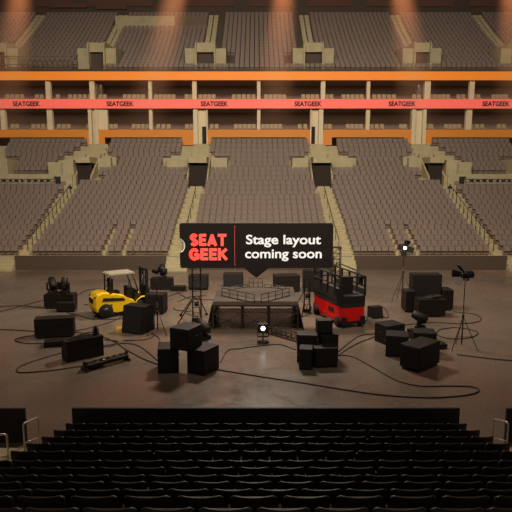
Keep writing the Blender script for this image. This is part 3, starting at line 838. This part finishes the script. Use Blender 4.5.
tripod_light((-4.62, 25.2, 0), 1.2, 2.95, .6, 70, False, 'slim tripod light rising behind the slant-faced speaker near the forklift', (100, 225, 320), .6)
o = empty('floor_spotlight', (.31, 23.75, 0))
MB().tube([(0, 0, 0), (0, 0, .04)], .26, 20).build('base_plate', 'case_black', o)
MB().bar((0, 0, .04), (0, 0, .42), .03).build('pole', 'steel_dark', o)
MB().box(-.24, .24, -.04, .04, .24, .28).build('crossbar', 'steel_dark', o)
MB().box(-.22, .22, -.12, .2, .46, .86).build('lamp_housing', 'case_black', o, .03)
MB().tube([(0, -.121, .67), (0, -.15, .67)], .095, 18).build('lens', 'lens', o)
for s in (-1, 1): MB().box(s * .25 - .015, s * .25 + .015, -.03, .03, .28, .68).build('yoke', 'steel_dark', o)
tag(o, 'small lit spotlight on a low stand in front of the stage', 'stage light')

# ---- lifting towers
def tower(loc, h, label, feet, mw=.42, arms=True):
    o = empty('lifting_tower', loc)
    for x in (-mw / 2, mw / 2): MB().box(x - .03, x + .03, -.04, .04, .05, h).build('mast', 'steel_dark', o)
    for i in range(int(h / .28)): MB().bar((-mw / 2, 0, .2 + .28 * i), (mw / 2, 0, .2 + .28 * i), .016).build('rung', 'steel_dark', o)
    MB().box(-mw / 2 - .05, mw / 2 + .05, -.1, .1, .05, .2).build('base_frame', 'steel_dark', o)
    MB().tube([(-.1, -.12, .95), (.1, -.12, .95)], .1, 14).build('winch', 'steel_dark', o)
    for (fx, fy) in feet:
        kx, ky = fx * .45, fy * .45
        lg = MB().tube([(0, 0, 1.22), (kx * .4, ky * .4, 1.25), (fx, fy, .06)], .03, 6).build('outrigger', 'steel_dark', o)
        MB().tube([(fx, fy, 0), (fx, fy, .07)], .08, 10).build('foot_pad', 'rubber', lg)
        MB().bar((0, 0, .25), (fx * .55, fy * .55, .60), .018).build('brace', 'steel_dark', o)
    tag(o, label, 'lifting tower')
tower((-2.98, 27.2, 0), 3.3, 'black crank-up lifting tower with splayed legs left of the stage', [(.5, -2.0), (-1.0, 1.3), (.35, 1.5), (-.9, -1.0)])
tower((2.75, 29.1, 0), 1.9, 'short black lifting tower with splayed legs between stage and scissor lift', [(-.35, -.9), (-.5, 1.4), (.3, 1.1)], .3)
o = empty('mast_tower', (4.75, 32.3, 0)); m = MB(); HH = 3.15
for x in (-.24, .24):
    for y in (-.2, .2): MB().bar((x, y, 0), (x, y, HH), .035).build('chord', 'truss', o)
n = 9
for i in range(n):
    a, b = HH * i / n, HH * (i + 1) / n
    for y in (-.2, .2): m.bar((-.24, y, a), (.24, y, b), .016); m.bar((-.24, y, b), (.24, y, b), .02)
    for x in (-.24, .24): m.bar((x, -.2, a), (x, .2, b), .016)
m.build('lacing', 'truss', o); MB().box(-.45, .45, -.4, .4, 0, .05).build('base_plate', 'steel_dark', o)
MB().box(-.28, .28, -.24, .24, HH, HH + .05).build('top_plate', 'truss', o)
tag(o, 'upright lattice truss tower behind the red scissor lift', 'truss')

# ============================================================ FORKLIFT
fk = empty('forklift', (-7.38, 28.9, 0), R(33)); fk.scale = (1.06, 1.06, 1.06); Y1 = .56
def rearprof(k): # rounded counterweight seen from the side
    return [(-1.28, .34), (-1.36, .56), (-1.34, .98), (-1.20, 1.20), (-.92, 1.30), (-.62, 1.26), (-.46, 1.10), (-.46, .72), (-.55, .72), (-.62, .62), (-.78, .56), (-.95, .58), (-1.05, .42)]
cw = MB()
prof = rearprof(0)
ys = [-Y1, -Y1 * .97, -Y1 * .6, 0, Y1 * .6, Y1 * .97, Y1]; scl = [.86, .95, 1.0, 1.02, 1.0, .95, .86]
n = len(prof); vs = []; fs = []
for y, sc in zip(ys, scl):
    for x, z in prof:
        vs.append((-.55 + (x + .55) * sc if x < -.55 else x, y, .42 + (z - .42) * (.9 + .1 * (sc - .86) / .16)))
for j in range(len(ys) - 1):
    for i in range(n): fs.append((j * n + i, (j + 1) * n + i, (j + 1) * n + (i + 1) % n, j * n + (i + 1) % n))
fs += [tuple(range(n - 1, -1, -1)), tuple((len(ys) - 1) * n + i for i in range(n))]
cw._add(vs, fs, False); c = cw.build('counterweight', 'yellow', fk, .03, 3)
MB().box(-1.385, -1.34, -.3, .3, .74, .98).build('rear_grille', 'rubber', c, .02)
for s in (-1, 1): MB().box(-1.31, -1.25, s * .42 - .07, s * .42 + .07, 1.0, 1.1).build('tail_light', 'maroon', c)
b = MB().prism([(-.5, .30), (-.5, 1.12), (-.35, 1.16), (.15, 1.02), (.40, .84), (.62, .76), (.72, .58), (.70, .24), (-.3, .22)], -Y1, Y1).build('chassis', 'yellow', fk, .02)
for s in (-1, 1):
    MB().prism([(-.98, .86), (-.92, 1.02), (.10, .92), (.18, .80), (.10, .78)], s * (Y1 + .004) - .012, s * (Y1 + .004) + .012).build('side_vent', 'rubber', b)
    MB().box(.30, .62, s * .5 - .08, s * .5 + .08, .40, .47).build('step', 'rubber', b)
MB().prism([(.72, .50), (.80, .95), (1.0, 1.16), (1.08, 1.0), (1.04, .70), (1.10, .45)], -.5, .5).build('front_cowl', 'wall_black', fk, .02)
for s in (-1, 1):
    MB().tube([(.70, s * .5, .50), (.82, s * .52, .72), (1.05, s * .52, .86), (1.28, s * .52, .86)], .04, 8).build('fender_bar', 'yellow', fk)
    MB().tube([(.86, s * .47, .72), (.92, s * .47, 1.0), (.90, s * .47, 1.15)], .03, 8).build('cowl_bar', 'yellow', fk)
def wheel(x, y, r, w):
    t = MB().tube([(x, y - w / 2, r), (x, y - w / 2 + .02, r), (x, y + w / 2 - .02, r), (x, y + w / 2, r)], r, 24, rs=[r * .93, r, r, r * .93]).build('tyre', 'rubber', fk)
    for s in (-1, 1): MB().tube([(x, y + s * w / 2, r), (x, y + s * (w / 2 + .012), r)], r * .5, 16).build('hub', 'steel_dark', t)
for s in (-1, 1): wheel(-.82, s * .50, .36, .24); wheel(.98, s * .50, .34, .24)
MB().box(.42, .62, -.34, .34, .84, 1.38).build('dashboard', 'rubber', fk, .03)
MB().box(-.30, .70, -.50, .50, .14, .30).build('underframe', 'rubber', fk)
MB().box(-1.2, -.5, -.44, .44, .16, .42).build('rear_axle_housing', 'rubber', fk)
MB().box(-.5, -.3, -.3, .3, 1.12, 1.25).build('engine_cover', 'steel_dark', fk, .02)
for z_ in (1.45, 1.75): MB().bar((-.52, -.46, z_), (-.52, .46, z_), .02).build('cab_rail', 'steel_dark', fk)
se = MB().box(-.42, .05, -.24, .24, 1.1, 1.22).build('operator_seat', 'rubber', fk, .03)
MB().box(-.46, -.30, -.27, .27, 1.2, 1.86).build('seat_back', 'rubber', se, .04)
MB().tube([(.62 + .02 * math.cos(a), .17 * math.cos(2 * math.pi * a / 14), 1.42 + .15 * math.sin(2 * math.pi * a / 14)) for a in range(14)], .016, 6, True).build('steering_wheel', 'rubber', fk)
MB().bar((.9, 0, 1.08), (.64, 0, 1.42), .03).build('steering_column', 'rubber', fk)
for s in (-1, 1):
    MB().tube([(-.52, s * .46, 1.1), (-.50, s * .46, 2.08)], .035, 6).build('cab_post', 'steel_dark', fk)
    MB().tube([(.92, s * .46, .95), (.86, s * .46, 1.3), (.62, s * .46, 2.08)], .035, 6).build('cab_post', 'steel_dark', fk)
rf = MB(); rf.box(-.62, .74, -.52, -.44, 2.06, 2.14); rf.box(-.62, .74, .44, .52, 2.06, 2.14); rf.box(-.62, -.52, -.5, .5, 2.06, 2.14); rf.box(.64, .74, -.5, .5, 2.06, 2.14)
rf.box(-.55, .70, -.46, .46, 2.13, 2.17)
rf.build('roof_guard', 'cream_metal', fk, .015)
MB().box(-.44, .60, -.505, -.495, 1.25, 2.15).build('cab_rear_mesh', 'glass_dark', fk) if False else None
for s in (-1, 1):
    MB().box(1.32, 1.42, s * .42 - .07, s * .42 + .07, .05, 2.28).build('mast_rail', 'rubber', fk, .01)
    MB().box(1.43, 1.50, s * .32 - .04, s * .32 + .04, .1, 2.15).build('inner_mast_rail', 'steel_dark', fk)
    MB().box(1.52, 2.45, s * .24 - .06, s * .24 + .06, .06, .11).build('fork', 'steel_dark', fk)
    MB().box(1.50, 1.56, s * .24 - .06, s * .24 + .06, .06, .75).build('fork_shank', 'steel_dark', fk)
    MB().bar((1.46, s * .1, .3), (1.46, s * .1, 2.1), .02).build('lift_chain', 'steel_dark', fk)
MB().box(1.32, 1.42, -.4, .4, 2.16, 2.25).build('mast_crossbar', 'rubber', fk)
MB().box(1.32, 1.42, -.4, .4, 1.3, 1.38).build('mast_crossbar', 'rubber', fk)
cr = MB(); cr.box(1.48, 1.53, -.45, .45, .55, .65); cr.box(1.48, 1.53, -.45, .45, .2, .28)
for i in range(7): cr.box(1.48, 1.52, -.42 + .14 * i - .012, -.42 + .14 * i + .012, .65, 1.2)
cr.box(1.48, 1.52, -.45, .45, 1.18, 1.22); cr.build('carriage', 'steel_dark', fk)
MB().bar((1.3, 0, .1), (1.3, 0, 1.9), .05).build('lift_cylinder', 'steel_dark', fk)
tag(fk, 'yellow forklift with a pale roof and black mast on the left of the floor', 'forklift')

# ============================================================ SCISSOR LIFT
sl = empty('scissor_lift', (4.22, 27.75, 0), R(18))
Wl, Ll = 1.22, 3.3; a, b, c, d = -Wl / 2, Wl / 2, -Ll / 2, Ll / 2
ch_ = MB(); ch_.box(a, b, c, d, .30, 1.02); ch_.box(a + .02, b - .02, c + .3, d - .3, .16, .32)
chs = ch_.build('chassis', 'red', sl, .03)
MB().box(a + .10, b - .10, c - .02, c + .05, .20, .30).build('bumper', 'rubber', chs)
m = MB()
for j in range(4):
    z = 1.05 + .06 * j
    for x in (a + .12, b - .12): m.bar((x, c + .25, z), (x, d - .25, z + .05), .03); m.bar((x, d - .25, z), (x, c + .25, z + .05), .03)
m.build('scissor_arm', 'rubber', sl)
dk = MB().box(a - .02, b + .02, c - .02, d + .02, 1.24, 1.56).build('platform', 'rubber', sl, .02)
MB().box(a + .03, b - .03, c + .03, d - .03, 1.555, 1.575).build('platform_floor', 'deck', dk)
MB().box(a - .01, b + .01, c - .012, d + .012, 1.02, 1.25).build('scissor_cover', 'wall_black', sl)
for sx_ in (a + .0, b - .0):
    for sy_ in (c + .38, d - .38):
        t = MB().tube([(sx_ - .09, sy_, .26), (sx_ + .09, sy_, .26)], .26, 22).build('wheel', 'rubber', sl)
        q = .1 if sx_ > 0 else -.1
        MB().tube([(sx_, sy_, .26), (sx_ + q, sy_, .26)], .12, 14).build('hub', 'steel_dark', t)
for x in (a, b):
    for z in (2.02, 2.5): MB().bar((x, c, z), (x, d, z), .042).build('guard_rail', 'rubber', sl)
    MB().box(x - .015, x + .015, c, d, 1.56, 1.86).build('toe_board', 'rubber', sl)
    for i in range(5):
        y = c + Ll * i / 4; MB().box(x - .04, x + .04, y - .045, y + .045, 1.56, 2.5).build('guard_post', 'rubber', sl)
for y in (c, d):
    for z in ((2.5,) if y == c else (2.02, 2.5)): MB().bar((a, y, z), (b, y, z), .042).build('guard_rail', 'rubber', sl)
MB().tube([(b, d, 2.5), (b, d - .2, 2.72), (b, c + .9, 2.66), (b, c + .1, 2.35), (b, c, 1.9)], .035, 8).build('curved_rail', 'rubber', sl)
MB().tube([(a, d, 2.5), (a, d - .3, 2.78), (a, c + 1.5, 2.7), (a, c + 1.2, 2.5)], .035, 8).build('curved_rail', 'rubber', sl)
MB().box(a + .22, b - .38, c + .5, c + .85, 1.58, 2.42).build('control_box', 'rubber', sl, .03)
MB().box(b - .3, b - .08, c + .05, c + .25, 2.1, 2.45).build('control_panel', 'rubber', sl, .02)
for s in (-1, 1):
    for y in (c - .03, d + .03): MB().box(s * .5 - .12, s * .5 + .12, y - .06, y + .06, .1, .55).build('corner_guard', 'rubber', sl, .02)
m = MB().box(a - .014, a - .002, c + .9, c + 1.5, .6, .82).build('side_vent', 'rubber', sl)
tag(sl, 'red scissor lift with a black railed platform right of the stage', 'scissor lift')

# ============================================================ CABLES
CB = [
([(-13.93, 29.29), (-13.07, 31.2), (-12.6, 32.24)], 'short cable running back from the far left edge of the floor'),
([(-16.0, 30.0), (-14.46, 30.46), (-13.44, 30.7), (-11.9, 30.2)], 'cable from the left edge to the far left case'),
([(-13.5, 25.7), (-12.3, 25.74), (-11.4, 25.65), (-10.4, 25.4)], 'straight cable from the left edge to the lone long case'),
([(-8.6, 25.5), (-7.89, 26.27), (-7.3, 27.21), (-7.03, 28.21)], 'cable curving from the lone long case under the forklift'),
([(-7.98, 22.38), (-8.57, 21.61), (-9.08, 20.76), (-9.11, 20.2), (-8.78, 19.88), (-7.81, 20.09), (-7.08, 20.42), (-6.61, 20.65)], 'big cable loop at the left foreground reaching the light bar'),
([(-10.19, 24.89), (-10.77, 24.41), (-10.8, 23.95), (-10.2, 23.57), (-9.5, 23.5), (-8.95, 23.3)], 'cable loop between the lone long case and the flat case'),
([(-8.6, 25.3), (-7.49, 24.89), (-6.45, 23.95), (-5.41, 22.51), (-4.46, 21.36), (-3.62, 20.6)], 'cable crossing from the left cases to the speaker pyramid'),
([(-1.5, 20.2), (0.15, 19.46), (1.57, 18.86), (3.86, 17.86), (5.46, 17.51), (6.65, 17.6), (7.39, 17.86), (7.7, 18.21), (7.5, 18.48), (6.81, 18.53), (5.76, 18.53), (5.08, 19.06), (4.56, 20.31), (3.92, 21.73), (3.3, 21.9)], 'longest cable, sweeping across the foreground floor and looping back at right'),
([(-1.4, 21.0), (-1.2, 22.5), (-0.68, 22.79), (0.26, 23.21), (1.05, 23.35), (1.7, 22.6)], 'cable wandering past the small lit spotlight before the stage'),
([(3.2, 21.6), (4.33, 23.35), (5.6, 24.7)], 'front one of two cables between the centre and right speaker groups'),
([(3.3, 22.1), (4.69, 24.57), (5.62, 25.06)], 'rear one of two cables between the centre and right speaker groups'),
([(7.0, 26.45), (8.76, 27.02), (10.3, 26.83), (11.43, 27.4), (11.71, 28.64), (10.71, 29.3)], 'cable bowing round the right rear case cluster'),
([(9.54, 26.09), (8.84, 25.74), (8.42, 24.89), (8.8, 24.25), (9.77, 24.41), (10.46, 25.22), (10.15, 25.91), (9.54, 26.15)], 'closed cable coil behind the right-hand tripod'),
([(-11.0, 31.2), (-11.01, 34.86), (-10.22, 35.5)], 'cable behind the far left case toward the far wall'),
([(-9.9, 31.0), (-9.3, 30.9), (-8.8, 30.4)], 'short cable between the far left case and the forklift'),
([(-10.2, 29.1), (-9.3, 28.42), (-8.3, 27.7), (-6.83, 27.8), (-6.2, 28.4)], 'cable passing in front of the forklift wheels'),
([(-5.92, 23.95), (-5.01, 24.1), (-4.72, 24.73), (-4.9, 25.1), (-4.4, 24.3), (-4.2, 23.35)], 'small tangled cable before the slant-faced speaker'),
([(-6.7, 23.21), (-5.77, 23.5), (-5.02, 23.07), (-3.9, 21.2)], 'cable running behind the speaker pyramid from the left case'),
([(-6.85, 24.1), (-6.15, 23.8), (-6.22, 23.21), (-6.6, 23.0)], 'short curl of cable behind the large left foreground case'),
([(-5.06, 34.5), (-3.97, 32.51), (-2.51, 32.24)], 'cable behind the left lifting tower nearest the low flat case'),
([(-4.6, 30.3), (-4.47, 29.75), (-3.59, 29.29)], 'short cable from the forklift-side speaker toward the left tower'),
([(-5.45, 33.07), (-4.81, 34.24), (-4.4, 35.0)], 'cable reaching the speaker behind the left tower'),
([(-4.58, 31.71), (-4.04, 33.07), (-3.08, 33.36)], 'thin cable between forklift-side speaker and far speakers'),
([(5.0, 27.0), (5.6, 27.4), (5.8, 28.1)], 'short cable between scissor lift and small floor monitor'),
([(6.46, 28.2), (6.88, 28.01), (7.18, 29.75), (7.06, 30.7)], 'cable curving up behind the small floor monitor'),
([(7.91, 22.75), (7.75, 23.35), (7.9, 24.6)], 'short cable at the small power box'),
([(8.3, 22.0), (9.45, 21.48), (10.23, 21.24), (11.5, 20.9)], 'cable leaving the right-hand tripod toward the right edge'),
]
def spline(P, n=8):
    P = [Vector((x, y, 0)) for x, y in P]; Q = [P[0] * 2 - P[1]] + P + [P[-1] * 2 - P[-2]]; out = []
    for i in range(1, len(Q) - 2):
        for j in range(n):
            t = j / n; a, b, c, d = Q[i - 1:i + 3]
            out.append(.5 * ((2 * b) + (c - a) * t + (2 * a - 5 * b + 4 * c - d) * t * t + (3 * b - a - 3 * c + d) * t ** 3))
    out.append(Q[-2]); return out
for pts, lab in CB:
    p = spline(pts); o = MB().tube([(v.x, v.y, .022) for v in p], .021, 6).build('floor_cable', 'cable_black')
    tag(o, 'black ' + lab, 'cable')

# ============================================================ HAZE BEAMS FROM RIG LAMPS
hz = bpy.data.materials.new('haze'); hz.use_nodes = True; nt = hz.node_tree
for n_ in list(nt.nodes): nt.nodes.remove(n_)
BL, BR0, BR1 = 15.0, 1.0, 2.1          # beam length and radii
out = nt.nodes.new('ShaderNodeOutputMaterial'); vs_ = nt.nodes.new('ShaderNodeVolumeScatter')
vs_.inputs['Color'].default_value = (1, .55, .34, 1); vs_.inputs['Anisotropy'].default_value = .0
def mth(op, a, b=None):
    n = nt.nodes.new('ShaderNodeMath'); n.operation = op
    for i, v in enumerate((a, b)):
        if v is None: continue
        if isinstance(v, (int, float)): n.inputs[i].default_value = v
        else: nt.links.new(v, n.inputs[i])
    return n.outputs[0]
tc = nt.nodes.new('ShaderNodeTexCoord'); sp = nt.nodes.new('ShaderNodeSeparateXYZ'); nt.links.new(tc.outputs['Object'], sp.inputs[0])
rad = mth('SQRT', mth('ADD', mth('MULTIPLY', sp.outputs[0], sp.outputs[0]), mth('MULTIPLY', sp.outputs[1], sp.outputs[1])))
zz = mth('MULTIPLY', sp.outputs[2], -1.0)
edge = mth('MAXIMUM', mth('SUBTRACT', 1.0, mth('DIVIDE', rad, mth('ADD', BR0, mth('MULTIPLY', zz, (BR1 - BR0) / BL)))), 0.0)
fade = mth('MAXIMUM', mth('SUBTRACT', 1.0, mth('DIVIDE', zz, BL * .98)), 0.0)
nt.links.new(mth('MULTIPLY', mth('MULTIPLY', edge, fade), .30), vs_.inputs['Density'])
nt.links.new(vs_.outputs[0], out.inputs['Volume']); M['haze'] = hz
beams = [((-17.6, 45), (-19.8, 44), 'far left'), ((-5.2, 45), (-9.2, 44), 'left of centre'), ((2.4, 45), (1.2, 44), 'just right of centre'), ((10.6, 45), (13.0, 44), 'right of centre'), ((19.4, 45), (20.4, 44), 'far right')]
for (x0, y0), (x1, y1), nm in beams:
    P0 = Vector((x0, y0, 24.5)); dv = (Vector((x1, y1, 10.0)) - P0).normalized(); rot = (-dv).to_track_quat('Z', 'Y').to_euler()
    m = MB().tube([(0, 0, 0), (0, 0, -BL)], 1, 20, rs=[BR0, BR1]).build('light_beam', 'haze'); m.location = P0; m.rotation_euler = rot
    tag(m, 'faint reddish light beam in haze before the upper deck, %s' % nm, 'light beam', kind='stuff')
    l = bpy.data.lights.new('rig_spot', 'SPOT'); l.energy = 20000; l.color = (1, .32, .13); l.spot_size = R(20); l.spot_blend = .8; l.shadow_soft_size = .3
    q = bpy.data.objects.new('rig_spot', l); COL.objects.link(q); q.location = P0 - dv * 2.2; q.rotation_euler = rot
